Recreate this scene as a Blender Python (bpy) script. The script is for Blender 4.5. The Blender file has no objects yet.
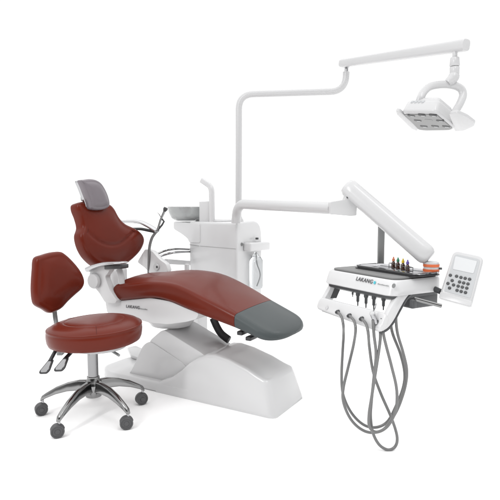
import bpy, bmesh, math, random
from mathutils import Vector as V, Matrix
random.seed(4)
PI = math.pi
S = 1.17                       # modelling units -> metres (lens 0.9 units above the floor)
F = 520.0; PITCH = math.radians(5)
CAM = V((0, 0, .9))
FW = V((0, math.cos(PITCH), -math.sin(PITCH))); UP = V((0, math.sin(PITCH), math.cos(PITCH))); RT = V((1, 0, 0))
sc = bpy.context.scene
COL = sc.collection

# ------------------------------------------------------------------ measuring helpers
def ray(u, v): return FW + RT * ((u - 250) / F) - UP * ((v - 250) / F)
def P(u, v, d):                                  # point at depth d (world y)
    r = ray(u, v); return CAM + r * (d / r.y)
def onplane(u, v, p0, n):
    r = ray(u, v); return CAM + r * ((p0 - CAM).dot(n) / r.dot(n))

class Frame:
    def __init__(s, x, y, deg):
        s.o = V((x, y, 0)); s.t = math.radians(deg)
        s.a = V((math.cos(s.t), math.sin(s.t), 0)); s.b = V((-math.sin(s.t), math.cos(s.t), 0))
    def w(s, x, y, z): return s.o + s.a * x + s.b * y + V((0, 0, z))
    def l(s, p):
        q = p - s.o; return V((q.dot(s.a), q.dot(s.b), q.z))
    def py(s, u, v, y): return s.l(onplane(u, v, s.w(0, y, 0), s.b))
    def px(s, u, v, x): return s.l(onplane(u, v, s.w(x, 0, 0), s.a))
    def pz(s, u, v, z): return s.l(onplane(u, v, V((0, 0, z)), V((0, 0, 1))))

def lerp(a, b, t): return a + (b - a) * t
def interp(xs, ys, x):
    if x <= xs[0]: return ys[0]
    for i in range(len(xs) - 1):
        if x <= xs[i + 1]:
            t = (x - xs[i]) / (xs[i + 1] - xs[i]); return lerp(ys[i], ys[i + 1], t)
    return ys[-1]
def smooth(pts, n=8, closed=False):              # Catmull-Rom
    out = []; N = len(pts)
    rng = range(N) if closed else range(N - 1)
    for i in rng:
        if closed: p0, p1, p2, p3 = pts[i - 1], pts[i], pts[(i + 1) % N], pts[(i + 2) % N]
        else:
            p1, p2 = pts[i], pts[i + 1]
            p0 = pts[i - 1] if i else p1 * 2 - p2
            p3 = pts[i + 2] if i + 2 < N else p2 * 2 - p1
        for k in range(n):
            t = k / n; t2 = t * t; t3 = t2 * t
            out.append((p1 * 2 + (p2 - p0) * t + (p0 * 2 - p1 * 5 + p2 * 4 - p3) * t2 + (p1 * 3 - p0 - p2 * 3 + p3) * t3) * .5)
    if not closed: out.append(pts[-1].copy())
    return out
def fillet(pts, r, n=6):                         # round the corners of an open polyline
    out = [pts[0]]
    for i in range(1, len(pts) - 1):
        a, p, b = pts[i - 1], pts[i], pts[i + 1]
        da, db = (a - p), (b - p)
        rr = min(r, da.length * (.97 if i == 1 else .49), db.length * (.97 if i == len(pts) - 2 else .49))
        A, B = p + da.normalized() * rr, p + db.normalized() * rr
        for k in range(n + 1):
            t = k / n; out.append(A * (1 - t) ** 2 + p * 2 * t * (1 - t) + B * t * t)
    out.append(pts[-1]); return out
def fillet_closed(pts, r, n=4):
    out = []; N = len(pts)
    for i in range(N):
        a, p, b = pts[i - 1], pts[i], pts[(i + 1) % N]
        ri = r[i] if isinstance(r, (list, tuple)) else r
        da, db = (a - p), (b - p); rr = min(ri, da.length * .48, db.length * .48)
        A, B = p + da.normalized() * rr, p + db.normalized() * rr
        for k in range(n + 1):
            t = k / n; out.append(A * (1 - t) ** 2 + p * 2 * t * (1 - t) + B * t * t)
    return out

# ------------------------------------------------------------------ mesh builder
class G:
    def __init__(s): s.v = []; s.f = []
    def add(s, verts, faces):
        o = len(s.v); s.v += [V(p) for p in verts]; s.f += [[i + o for i in f] for f in faces]; return s
    def bm(s, b):
        b.verts.index_update()
        s.add([v.co.copy() for v in b.verts], [[v.index for v in f.verts] for f in b.faces]); b.free(); return s
    def loft(s, rings, caps=True, closed=False):
        n = len(rings[0]); vs = [p for r in rings for p in r]; fs = []
        m = len(rings)
        for i in range(m if closed else m - 1):
            j = (i + 1) % m
            for k in range(n):
                k2 = (k + 1) % n
                fs.append([i * n + k, i * n + k2, j * n + k2, j * n + k])
        if caps and not closed:
            fs.append(list(range(n))[::-1]); fs.append([(m - 1) * n + k for k in range(n)])
        return s.add(vs, fs)
    def tube(s, pts, r, n=14, flat=1.0, upv=None, exp=2.0, caps=True):
        """sweep an (super)ellipse: r across, r*flat along upv"""
        m = len(pts); rings = []; prev = None
        for i, p in enumerate(pts):
            t = (pts[min(i + 1, m - 1)] - pts[max(i - 1, 0)]).normalized()
            if prev is None or upv is not None:
                h = upv if upv is not None else (V((0, 0, 1)) if abs(t.z) < .9 else V((0, 1, 0)))
                x = h.cross(t)
                if x.length < 1e-5: x = V((1, 0, 0))
                x.normalize()
            else:
                x = prev - t * prev.dot(t); x.normalize()
            y = t.cross(x); prev = x
            ri = r[i] if isinstance(r, (list, tuple)) else r
            fl = flat[i] if isinstance(flat, (list, tuple)) else flat
            ring = []
            for k in range(n):
                a = 2 * PI * k / n; c, d = math.cos(a), math.sin(a)
                c = math.copysign(abs(c) ** (2 / exp), c); d = math.copysign(abs(d) ** (2 / exp), d)
                ring.append(p + x * (ri * c) + y * (ri * fl * d))
            rings.append(ring)
        return s.loft(rings, caps)
    def lathe(s, prof, base, axis=V((0, 0, 1)), n=28, flat=None):
        ax = axis.normalized(); x = ax.orthogonal().normalized(); y = ax.cross(x)
        rings = [[base + ax * z + (x * math.cos(2 * PI * k / n) + y * math.sin(2 * PI * k / n)) * max(r, 1e-4) for k in range(n)] for r, z in prof]
        return s.loft(rings)
    def prism(s, pts, vec, bevel=.006, seg=3, pts2=None):
        b = bmesh.new(); n = len(pts)
        A = [b.verts.new(p) for p in pts]; B = [b.verts.new((pts2[i] if pts2 else p + vec)) for i, p in enumerate(pts)]
        b.faces.new(A[::-1]); b.faces.new(B)
        for i in range(n): b.faces.new([A[i], A[(i + 1) % n], B[(i + 1) % n], B[i]])
        bmesh.ops.recalc_face_normals(b, faces=b.faces)
        if bevel:
            es = [e for e in b.edges if e.calc_face_angle(0) > .45]
            bmesh.ops.bevel(b, geom=es, offset=bevel, segments=seg, profile=.5, affect='EDGES', clamp_overlap=True)
        return s.bm(b)
    def box(s, c, ex, ey, ez, bevel=.006, seg=3):   # centre and three half vectors
        q = [c - ex - ey - ez, c + ex - ey - ez, c + ex + ey - ez, c - ex + ey - ez]
        return s.prism(q, ez * 2, bevel, seg)
    def cushion(s, out, o, e1, e2, nrm, th, r, crown, back=.3, k=6, groove=None, gd=.006, gs=.010):
        """out: closed 2-D outline on plane (o,e1,e2); front is +nrm*th with rounded edge r and a crown"""
        N = len(out); cen = V((sum(p.x for p in out) / N, sum(p.y for p in out) / N))
        area = sum(out[i].x * out[(i + 1) % N].y - out[(i + 1) % N].x * out[i].y for i in range(N))
        sg = 1 if area > 0 else -1
        nor = []
        for i in range(N):
            t = (out[(i + 1) % N] - out[i - 1]); nn = V((-t.y, t.x)) * sg
            nor.append(nn.normalized() if nn.length else V((0, 0)))
        def ring(ins, h): return [o + e1 * (out[i].x + nor[i].x * ins) + e2 * (out[i].y + nor[i].y * ins) + nrm * h for i in range(N)]
        rings = [ring(r * back + .012, 0), ring(r * back, .001)]
        for i in range(3): 
            a = (i + 1) / 3 * PI / 2; rings.append(ring(r * back * (1 - math.sin(a)), r * back * (1 - math.cos(a)) + .001))
        for i in range(k + 1):
            a = i / k * PI / 2; rings.append(ring(r * (1 - math.cos(a)), th - r + r * math.sin(a)))
        edge = [(out[i] + nor[i] * r) for i in range(N)]
        def dist(p):                                # smooth distance to the rim
            a = 0
            for q in edge: a += 1 / max(1e-6, (p - q).length_squared) ** 1.5
            return (a / N) ** (-1 / 3)
        dmax = dist(cen)
        for t in [.02, .05] + [.09 + .036 * j for j in range(25)]:
            ring_ = []
            for i in range(N):
                p = edge[i].lerp(cen, t); q = min(1, dist(p) / dmax)
                h = th + crown * q * q * (3 - 2 * q)
                if groove: h -= gd * math.exp(-(min((p - g_).length for g_ in groove) / gs) ** 2)
                ring_.append(o + e1 * p.x + e2 * p.y + nrm * h)
            rings.append(ring_)
        return s.loft(rings)
    def build(s, name, mat, parent=None, sharp=42, props=None):
        th = parent
        fr = None
        while th is not None:
            if th.name in FRAMES: fr = FRAMES[th.name]; break
            th = th.parent
        me = bpy.data.meshes.new(name)
        pv = s.v if KS == 1 else [CAM + (p - CAM) * KS for p in s.v]
        vs = [((fr.l(p) if fr else p) * S) for p in pv]
        me.from_pydata([tuple(p) for p in vs], [], s.f)
        b = bmesh.new(); b.from_mesh(me); bmesh.ops.remove_doubles(b, verts=b.verts, dist=1e-6)
        bmesh.ops.recalc_face_normals(b, faces=b.faces); b.to_mesh(me); b.free()
        for p in me.polygons: p.use_smooth = True
        me.set_sharp_from_angle(angle=math.radians(sharp))
        me.materials.append(mat)
        ob = bpy.data.objects.new(name, me); COL.objects.link(ob)
        if parent: ob.parent = parent
        return ob
FRAMES = {}
KS = 1.0                         # the instrument table is measured at a far depth, then brought near (about the lens height)
def thing(name, label, cat, fr, group=None):
    o = bpy.data.objects.new(name, None); COL.objects.link(o)
    o.empty_display_size = .1
    if KS != 1:
        f2 = Frame(0, 0, 0); f2.o, f2.t, f2.a, f2.b = fr.o * KS, fr.t, fr.a, fr.b; fr = f2
    o.location = fr.o * S; o.rotation_euler = (0, 0, fr.t)
    o['label'] = label; o['category'] = cat
    if group: o['group'] = group
    FRAMES[o.name] = fr
    return o

# ------------------------------------------------------------------ materials
def mat(name, col, rough=.4, metal=0., bump=0., scale=60., var=.0, coat=0., trans=0., spec=.5, alpha=1., rvar=.08):
    m = bpy.data.materials.new(name); m.use_nodes = True; nt = m.node_tree; N = nt.nodes; L = nt.links
    b = N['Principled BSDF']
    b.inputs['Base Color'].default_value = (*col, 1); b.inputs['Roughness'].default_value = rough
    b.inputs['Metallic'].default_value = metal; b.inputs['Coat Weight'].default_value = coat
    b.inputs['Coat Roughness'].default_value = .12
    b.inputs['Transmission Weight'].default_value = trans; b.inputs['Specular IOR Level'].default_value = spec
    b.inputs['Alpha'].default_value = alpha
    tc = N.new('ShaderNodeTexCoord'); nz = N.new('ShaderNodeTexNoise'); nz.inputs['Scale'].default_value = scale
    nz.inputs['Detail'].default_value = 6; L.new(tc.outputs['Object'], nz.inputs['Vector'])
    n2 = N.new('ShaderNodeTexNoise'); n2.inputs['Scale'].default_value = 7; n2.inputs['Detail'].default_value = 4
    L.new(tc.outputs['Object'], n2.inputs['Vector'])
    mr = N.new('ShaderNodeMapRange'); mr.inputs['To Min'].default_value = max(.02, rough - rvar); mr.inputs['To Max'].default_value = rough + rvar
    L.new(n2.outputs['Fac'], mr.inputs['Value']); L.new(mr.outputs['Result'], b.inputs['Roughness'])
    if var:
        mx = N.new('ShaderNodeMix'); mx.data_type = 'RGBA'
        mx.inputs['A'].default_value = (*[c * (1 - var) for c in col], 1); mx.inputs['B'].default_value = (*[min(1, c * (1 + var)) for c in col], 1)
        L.new(n2.outputs['Fac'], mx.inputs['Factor']); L.new(mx.outputs['Result'], b.inputs['Base Color'])
    if bump:
        bp = N.new('ShaderNodeBump'); bp.inputs['Strength'].default_value = bump; bp.inputs['Distance'].default_value = .002
        L.new(nz.outputs['Fac'], bp.inputs['Height']); L.new(bp.outputs['Normal'], b.inputs['Normal'])
    return m
RED = mat('oxblood_leatherette', (.115, .0150, .0072), .33, bump=.14, scale=380, var=.10, spec=.12, coat=.12)
SEAM = mat('dark_red_seam', (.085, .013, .009), .6, spec=.2)
GREYV = mat('grey_vinyl', (.062, .072, .074), .38, bump=.10, scale=420, var=.05, spec=.2)
SILV = mat('silver_mauve_vinyl', (.165, .146, .162), .26, bump=.12, scale=300, var=.12)
WHITE = mat('white_gloss_plastic', (.585, .585, .59), .2, rvar=.01)
WHITE2 = mat('white_painted_metal', (.50, .50, .505), .24, rvar=.01)
SEAMG = mat('panel_gap', (.25, .25, .25), .7)
CHROME = mat('chrome', (.40, .40, .41), .12, 1., rvar=.03)
DCHR = mat('dark_chrome', (.27, .27, .275), .10, 1., rvar=.02)
STEEL = mat('brushed_steel', (.24, .24, .24), .16, 1., rvar=.05)
SATIN = mat('satin_grey_metal', (.24, .245, .245), .38, .6)
BLACK = mat('black_plastic', (.02, .02, .022), .4)
CHAR = mat('charcoal_plastic', (.05, .052, .055), .42, var=.1)
CAST = mat('grey_caster_plastic', (.068, .068, .071), .45, var=.1)
HOSE = mat('grey_rubber_hose', (.15, .15, .15), .2, bump=.1, scale=200, var=.08)
TOPG = mat('grey_worktop', (.17, .17, .17), .5, bump=.08, scale=300, var=.08)
BOWL = mat('smoked_glass', (.56, .57, .57), .14, trans=.7, rvar=.03)
CLEAR = mat('clear_bottle', (.93, .95, .96), .06, trans=.92, rvar=.02)
ORANGE = mat('orange_band', (.62, .13, .04), .4)
AMBER = mat('amber_glass', (.045, .012, .004), .12, rvar=.03, coat=.5)
LCD = mat('lcd_screen', (.55, .56, .57), .2)
KPAD = mat('keypad_grey', (.42, .43, .44), .4)
SILVP = mat('silver_trim', (.50, .50, .51), .2, .75, rvar=.04)
TEALM = mat('teal_print', (.06, .42, .50), .5)
INK = mat('dark_print', (.06, .06, .065), .5)
LEDP = mat('led_panel_grey', (.21, .21, .21), .35)

def disc(name, c, axis, r, h, m, parent, n=24, bev=.15):
    a = axis.normalized()
    return G().lathe([(r * .9, 0), (r, h * bev), (r, h * (1 - bev)), (r * .9, h)], c, a, n).build(name, m, parent)
def text(body, size, o, ex, ey, m, parent, bold=0.0, name='lettering'):
    cu = bpy.data.curves.new(name, 'FONT'); cu.body = body; cu.size = size * S * KS; cu.extrude = .0005; cu.offset = bold; cu.space_character = 1.10; cu.shear = .12
    tmp = bpy.data.objects.new('lettering_curve', cu); COL.objects.link(tmp)
    bpy.context.view_layer.update()
    me = bpy.data.meshes.new_from_object(tmp.evaluated_get(bpy.context.evaluated_depsgraph_get()))
    bpy.data.objects.remove(tmp); me.name = name; me.materials.clear(); me.materials.append(m)
    ob = bpy.data.objects.new(name, me); COL.objects.link(ob)
    o = CAM + (o - CAM) * KS
    th = parent
    while th.name not in FRAMES: th = th.parent
    fr = FRAMES[th.name]
    ex = ex.normalized(); ey = (ey - ex * ey.dot(ex)).normalized(); ez = ex.cross(ey)
    R = Matrix((ex, ey, ez)).transposed().to_4x4(); W = Matrix.Translation(o) @ R
    Fm = Matrix.Translation(fr.o) @ Matrix.Rotation(fr.t, 4, 'Z')
    Lm = Fm.inverted() @ W; Lm.translation = Lm.translation * S
    ob.parent = parent; ob.matrix_local = Lm
    return ob
VZ = V((0, 0, 1))
def small_print(o, ex, ey, h, L, parent):         # the line of print too small to read beside the maker's name
    ex = ex.normalized(); ey = (ey - ex * ey.dot(ex)).normalized(); nz_ = ex.cross(ey); g = G(); x = 0
    rnd = random.Random(7)
    while x < L:
        w_ = rnd.uniform(.0012, .0032); hh = h * rnd.choice((.55, .55, .8)); p = o + ex * x
        g.prism([p, p + ex * w_, p + ex * w_ + ey * hh, p + ey * hh], nz_ * .0004, 0); x += w_ + rnd.uniform(.0012, .0022)
    return g.build('small_print', SATIN, parent)

# ------------------------------------------------------------------ setting
def floor():
    g = G(); R = 60; n = 64
    g.add([V((R * math.cos(2 * PI * k / n), 10 + R * math.sin(2 * PI * k / n), 0)) for k in range(n)], [list(range(n))])
    m = mat('white_studio_floor', (.96, .96, .96), .9, spec=.1)
    o = g.build('floor', m); o['kind'] = 'structure'
floor()

# ================================================================== DENTAL CHAIR
CH = Frame(-.469, 2.618, -30.2)
chair = thing('dental_chair', 'reclining dental chair upholstered in dark red with grey foot end on a white base', 'dental chair', CH)
W = .210
# --- base shell
def base():
    g = G(); rings = []
    st = [(.105, .045, .150, .150), (.135, .060, .150, .148), (.20, .090, .150, .146), (.25, .128, .150, .142), (.295, .170, .150, .138), (.34, .2, .15, .132), (.385, .221, .15, .126),
          (.43, .226, .15, .122), (.50, .216, .15, .121), (.60, .187, .15, .124), (.64, .170, .15, .126), (.660, .1625, .15, .1265)]
    def sec(x, h, wb, wt, sh=0):
        pts = [V((-wb, 0)), V((-wb, .012)), V((-wt, h)), V((wt, h)), V((wb, .012)), V((wb, 0))]
        q = fillet_closed(pts, [.001, .002, .02, .02, .002, .001], 5)
        return [CH.w(x - sh * p.y, p.x, p.y) for p in q]
    for x, h, wb, wt in st: rings.append(sec(x, h, wb, wt))
    # bevelled foot end: the top stops short of the bottom
    for k, (ins, hh, ww, dd) in enumerate([(0, .1565, .127, .034), (.002, .1545, .127, .022), (.006, .152, .127, .012), (.013, .147, .125, .004), (.022, .137, .121, 0)]):
        pts = [V((-.15 + ins, 0)), V((-.15 + ins, .012)), V((-ww + ins, hh)), V((ww - ins, hh)), V((.15 - ins, .012)), V((.15 - ins, 0))]
        q = fillet_closed(pts, [.001, .002, .02, .02, .002, .001], 5)
        rings.append([CH.w(lerp(.75, .712, min(1, p.y / .14)) - dd, p.x, p.y) for p in q])
    g.loft(rings)
    return g.build('base', WHITE, chair, sharp=50)
bs = base()
# low floor plate under the head end
pts = [CH.w(*p) for p in [(-.30, -.10, 0), (-.22, -.15, 0), (.34, -.149, 0), (.34, .149, 0), (-.22, .15, 0), (-.30, .10, 0)]]
G().prism(fillet_closed(pts, .05, 5), VZ * .052, .012).build('base_plate', WHITE, chair)
# pedal on the plate
q = [CH.pz(u, v, .056) for u, v in [(127, 350), (136, 348), (147, 353), (149, 358), (142, 361), (131, 358)]]
G().prism(fillet_closed([CH.w(p.x, p.y, .054) for p in q], .015, 4), VZ * .018, .006).build('pedal', WHITE2, chair)
# --- lift arm
def lift():
    near = [(163, 329), (203, 354), (215, 366), (190, 371), (160, 354), (148, 342)]
    y0 = -.115
    pl = [CH.py(u, v, y0) for u, v in near]
    pts = [CH.w(p.x, y0, p.z) for p in pl]
    return G().prism(fillet_closed(pts, .03, 5), CH.b * .23, .018, 4).build('lift_arm', WHITE, chair)
lift()
# lower column rising from the plate under the arm
pts = []
for u, v in [(143, 345), (150, 341), (183, 363), (189, 372)]:
    p = CH.py(u, v, -.118); pts.append(CH.w(p.x, -.118, p.z))
x0_, x1_ = CH.l(pts[0]).x, CH.l(pts[-1]).x
pts += [CH.w(x1_ + .02, -.118, .045), CH.w(x0_ - .10, -.118, .045), CH.w(x0_ - .075, -.118, .075)]
G().prism(fillet_closed(pts, .05, 5), CH.b * .236, .018, 4).build('lift_cover', WHITE, chair)
# round skirt between the seat shell and the arm
c_ = CH.w(.085, 0, .30)
G().lathe([(.10, .0), (.125, .03), (.150, .075), (.165, .13)], c_, VZ, 40).build('swivel_skirt', WHITE, chair)
# --- seat frame shell
def seatframe():
    near = [(105, 302), (118, 302.5), (150, 299.5), (170, 303), (186, 310), (199, 315), (196, 319.5), (186, 322), (168, 324.5), (150, 323), (130, 317), (107, 313)]
    y0 = -W + .016
    pl = [CH.py(u, v, y0) for u, v in near]
    pts = [CH.w(p.x, y0, p.z + (.008 if i < 6 else 0)) for i, p in enumerate(pl)]
    return G().prism(fillet_closed(pts, .012, 3), CH.b * (2 * W - .032), .014, 4).build('seat_frame', WHITE, chair)
sf = seatframe()
o = CH.py(126, 307.5, -W + .0145); e = CH.py(147, 310, -W + .0145)
o3 = CH.w(o.x, -W + .0135, o.z); ex = CH.a; 
ez_dir = CH.w(e.x, 0, e.z) - CH.w(o.x, 0, o.z)
text('LAKANG', .0205, o3, ez_dir, VZ, INK, sf, .0002)
o3 = CH.w(o.x + .089, -W + .0135, o.z + (e.z - o.z) * .65)
small_print(o3, ez_dir, VZ, .0075, .045, sf)
# --- upholstery: seat + leg rest
NB = [(110, 299), (118, 301), (150, 298.5), (170, 302.5), (185, 309), (210, 319.5), (230, 327.5), (247, 334.8), (262, 341.5), (272, 345)]
NT = [(108, 285), (118, 284.5), (130, 284), (150, 282), (170, 284), (185, 289.5), (210, 302.5), (235, 316.5), (250, 325), (264, 333), (272, 337.5)]
def wid(x): return interp([-.15, .1, .4, .6, .75], [W, W, W * .97, W * .91, W * .87], x)
def edge_pts(L):
    out = []
    for u, v in L:
        y = -W
        for _ in range(6):
            p = CH.py(u, v, y); y = -wid(p.x)
        out.append(p)
    return out
bx = edge_pts(NB); tx = edge_pts(NT)
bx.append(V((.80, 0, .318))); tx.append(V((.80, 0, .345)))
def smoothlist(pl, n=10): 
    q = smooth([V((p.x, p.z)) for p in pl], n); return [a.x for a in q], [a.y for a in q]
BX, BZ = smoothlist(bx); TX, TZ = smoothlist(tx)
XR, XB, XE = -.105, .565, .770        # rear end, red/grey border, foot end
def sec_cushion(x, skew, crown_s=1.0):
    # rounding of the foot end in plan
    w = wid(x); k = 1
    x1 = .672
    if x > x1:
        t = min(1, (x - x1) / (XE - x1)); w *= max(0, 1 - t ** 2.6) ** .40
        w = max(w, .010)
        k = max(.2, max(0, 1 - t ** 3.4) ** .45)
    if x < XR + .03:
        t = (XR + .03 - x) / .03; k = 1 - .25 * t * t; w *= 1 - .03 * t * t
    zb, zt = interp(BX, BZ, x), interp(TX, TZ, x)
    zm = (zb + zt) / 2; zb = lerp(zm, zb, k); zt = lerp(zm, zt, k)
    cr = interp([.0, .2, .4, .6], [.030, .027, .015, .010], x) * min(1, w / .15); f = min(1, w / .055); g_ = max(.15, k)
    half = [(0, zb), (-w * .5, zb), (-w + .022 * f, zb), (-w + .006 * f, zb + .004 * g_), (-w, zb + .016 * g_), (-w - .001, zm), (-w, zt - .016 * g_), (-w + .003 * f, zt - .006 * g_), (-w + .010 * f, zt + .0005),
            (-w + .017 * f, zt + .002), (-w + .026 * f, zt + .004), (-w * .82, zt + cr * .38), (-w * .62, zt + cr * .68), (-w * .4, zt + cr * .88), (-w * .2, zt + cr * .98), (0, zt + cr)]
    loop = half + [(-y, z) for y, z in half[-2:0:-1]]
    return [CH.w(x + (skew * (-.012 * y / W + .012 * (1 - (y / W) ** 2))), y, z) for y, z in loop]
xs = [XR, XR + .004, XR + .012, XR + .03] + [lerp(XR + .05, XB, i / 34) for i in range(35)]
rings = []
for x in xs: rings.append(sec_cushion(x, max(0, (x - .3) / (XB - .3)) ** 2))
seat = G().loft(rings).build('seat_upholstery', RED, chair, sharp=60)
xs = [XB + .0015, XB + .006] + [lerp(XB + .012, XE, 1 - (1 - i / 30) ** 2.2) for i in range(31)]
rings = []
for x in xs: rings.append(sec_cushion(x, max(0, 1 - (x - XB) / (XE - XB - .03)) ** 1.2))
foot = G().loft(rings).build('foot_cover', GREYV, chair, sharp=60)
# dark strut and buttons under the leg rest
pts = [CH.py(*q, .085) for q in [(213, 318), (217, 327), (221.5, 334), (229, 340)]]; pts = [CH.w(p.x, .085, p.z) for p in pts]
G().tube(smooth(pts, 5), .021, 12, .6, CH.b).build('leg_rest_strut', BLACK, chair)
for u, v in ((240.5, 333), (249, 338.5)):
    p = CH.py(u, v, -W * .80)
    G().box(CH.w(p.x, -W * .80 + .02, p.z), CH.a * .013, CH.b * .03, VZ * .0085, .004).build('switch', BLACK, chair)

# --- backrest
TAU = math.radians(12)
bn = CH.a * math.cos(TAU) + VZ * math.sin(TAU)          # front normal
bu = -CH.a * math.sin(TAU) + VZ * math.cos(TAU)         # up along the back
bo = CH.w(-.27, 0, .565)
def back_outline(px, o, n, e1, e2):
    out = []
    for u, v in px:
        q = onplane(u, v, o, n) - o; out.append(V((q.dot(e1), q.dot(e2))))
    return out
bpx = [(79, 203), (84, 201), (90, 201), (100, 202.5), (110, 203), (115.5, 207.5), (121, 217), (127, 223), (138, 228.5), (144, 234), (146, 241), (143, 249.5), (136, 257.5), (128, 264), (120, 267.5), (108, 267.5), (99, 264.5),
       (91, 257.5), (86, 250), (83, 242), (82, 234), (84, 226), (82, 217), (79, 209)]
out = smooth(back_outline(bpx, bo, bn, CH.b, bu), 9, True)
arc = smooth(back_outline([(86, 228), (92, 236.5), (100, 243), (110, 245.5), (119, 243.5), (127, 237.5), (137, 229)], bo, bn, CH.b, bu), 8)
TH = .068
back = G().cushion(out, bo - bn * TH, CH.b, bu, bn, TH, .026, .016, .4, groove=arc).build('backrest', RED, chair, sharp=60)
# shell behind the cushion
cy = sum(p.y for p in out) / len(out)
g = G().cushion([V((p.x * .84 + .012, (p.y - cy) * .86 + cy)) for p in out], bo - bn * (TH + .02), CH.b, bu, bn, .022, .008, 0, .5)
g.build('back_shell', WHITE, chair)
# spine joining back to seat
G().box(CH.w(-.30, .02, .49), CH.a * .025, CH.b * .06, VZ * .07, .015).build('back_hinge', WHITE, chair)
# --- headrest
ho = bo + bu * .40 + bn * .045
HT = math.radians(4)
hn = CH.a * math.cos(HT) + VZ * math.sin(HT); hu = -CH.a * math.sin(HT) + VZ * math.cos(HT)
hpx = [(81.5, 180.5), (85, 179.5), (91, 178.8), (97, 179.8), (102, 183), (106, 189), (109, 196), (110.6, 203), (109.5, 207), (104, 209.6), (97, 210), (91.5, 208.5), (90, 203), (87, 195), (84, 187)]
hout = smooth(back_outline(hpx, ho, hn, CH.b, hu), 5, True)
head = G().cushion(hout, ho - hn * .034, CH.b, hu, hn, .034, .013, .012, .3).build('headrest', SILV, chair, sharp=60)
hc = sum((p.y for p in hout)) / len(hout)
G().cushion([V((p.x * .97 - .004, (p.y - hc) * .98 + hc)) for p in hout], ho - hn * .052, CH.b, hu, hn, .02, .006, 0, .5).build('headrest_rim', CHROME, head)
G().box(onplane(85, 195, ho - hn * .06, hn), hn * .014, CH.b * .022, hu * .032, .008).build('headrest_knob', SATIN, head)
p0 = onplane(99, 206, ho - hn * .036, hn)
G().prism(fillet_closed([p0 + CH.b * x + hu * y for x, y in [(-.045, .03), (.045, .03), (.04, -.052), (-.035, -.052)]], .012, 3), -hn * .030, .004).build('headrest_post', BLACK, chair)

# --- near armrest
YA = -W - .03
def A(u, v, y=YA): 
    p = CH.py(u, v, y); return CH.w(p.x, y, p.z)
top = [A(*q) for q in [(87, 270), (95, 266.6), (104, 264), (114, 263), (126, 262.3)]]
tp = smooth(top, 6)
n = len(tp)
arm = G().tube(tp, [.022 * (1 if 0 < i < n - 1 else .6) for i in range(n)], 16, [lerp(.62, .24, i / (n - 1)) for i in range(n)], VZ, 2.6).build('armrest', SILVP, chair)
low = [A(*q) for q in [(88, 271), (96, 268), (104, 266), (109, 266.5), (107, 272), (103, 277), (108, 291), (115, 301.5), (113, 304), (103, 303), (97, 293), (90, 285), (87, 277)]]
G().prism(fillet_closed([p + CH.b * .012 for p in low], .012, 3), CH.b * .034, .007).build('armrest_bracket', WHITE, chair)
disc('pivot_cap', A(94, 281) + CH.b * .012, -CH.b, .038, .022, WHITE2, chair, 32, .3)
pts = [A(104, 267.5) + CH.b * .03, A(120, 267) + CH.b * .03]
G().box((pts[0] + pts[1]) / 2 + VZ * .0, (pts[1] - pts[0]) / 2, CH.b * .03, VZ * .010, .004).build('armrest_pad_mount', CHAR, chair)
pts = [A(119, 269, -.19), A(121, 276, -.19), A(122, 287, -.19)]
G().tube(smooth(pts, 4), .018, 12, .6, CH.b).build('seat_post', WHITE2, chair)
G().box(A(103, 298, -W + .0), CH.a * .02, CH.b * .02, VZ * .03, .006).build('rear_trim', RED, chair) if False else None

# --- far armrest (chrome loop with black underside)
YF = W + .03
top = [A(*q, YF) for q in [(119, 222), (130, 221.5), (140, 222), (148, 225.5), (157, 231)]]
tp = smooth(top, 6); n = len(tp)
G().tube(tp, .021, 16, .50, VZ, 2.4).build('armrest', SILVP, chair)
und = [A(*q, YF) for q in [(132, 229), (141, 229), (149, 230.5), (156, 232)]]
G().tube(smooth(und, 5), .018, 14, .45, VZ, 2.4).build('armrest_pad_mount', BLACK, chair)
# far hinge bracket
fb = [A(*q, YF - .02) for q in [(137, 262), (145, 249), (152, 251), (159, 259), (166, 264), (168, 271), (163, 277), (154, 279), (150, 274), (145, 268)]]
G().prism(fillet_closed(fb, .012, 3), CH.b * .035, .007).build('armrest_bracket', WHITE, chair)
disc('pivot_cap', A(157, 267, YF - .02), -CH.b, .020, .012, WHITE2, chair, 28, .3)
disc('screw', A(157, 267, YF - .032), -CH.b, .006, .003, BLACK, chair, 14)

# ================================================================== CUSPIDOR UNIT
uo = CH.w(.47, .60, 0)
UN = Frame(uo.x, uo.y, -30.2)
unit = thing('water_unit', 'white cuspidor cabinet with spittoon bowl and water bottle standing behind the red chair', 'dental unit', UN)
# cabinet: measured on its front plane y = 0 in the unit frame
YC = 0.0
def U(u, v, y=0.0):
    p = UN.py(u, v, y); return UN.w(p.x, y, p.z)
xl, xr = UN.py(189, 250, 0).x, UN.py(237, 250, 0).x
zt = UN.py(220, 222, 0).z
DB = UN.px(262, 245, xr).y
def cabinet():
    # side profile (y,z) swept along x: rounded top at the back
    g = G()
    prof = [V((0, .28)), V((0, zt)), V((DB, zt + .005)), V((DB, .28))]
    q = fillet_closed(prof, [.02, .02, .11, .02], 7)
    g.prism([UN.w(xl, p.x, p.y) for p in q], UN.a * (xr - xl), .024, 5)
    return g.build('cabinet', WHITE, unit)
cab = cabinet()
# foot column hidden behind the chair
G().box(UN.w(xl + .035, .06, .15), UN.a * .03, UN.b * .05, VZ * .149, .012).build('pedestal', WHITE, unit)
# panel gap lines on the front
p1, p2 = U(189, 244.5, -.0042), U(199, 246, -.0042)
G().tube([p1, p2], .0015, 6).build('panel_gap', SEAMG, cab)
p1, p2 = U(200, 246, -.001), U(236, 249, -.001)
G().tube([p1, p2], .0008, 6).build('panel_gap', SEAMG, cab)
# shelf carrying the bowl
sh = [U(*q, -.004) for q in [(173.5, 221.5), (200, 224), (200, 243), (189, 242.5), (187.5, 238.5), (181, 233.5), (173.5, 229)]]
G().prism(fillet_closed(sh, .012, 3), UN.b * .16, .010, 4).build('bowl_shelf', WHITE, unit)
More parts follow.
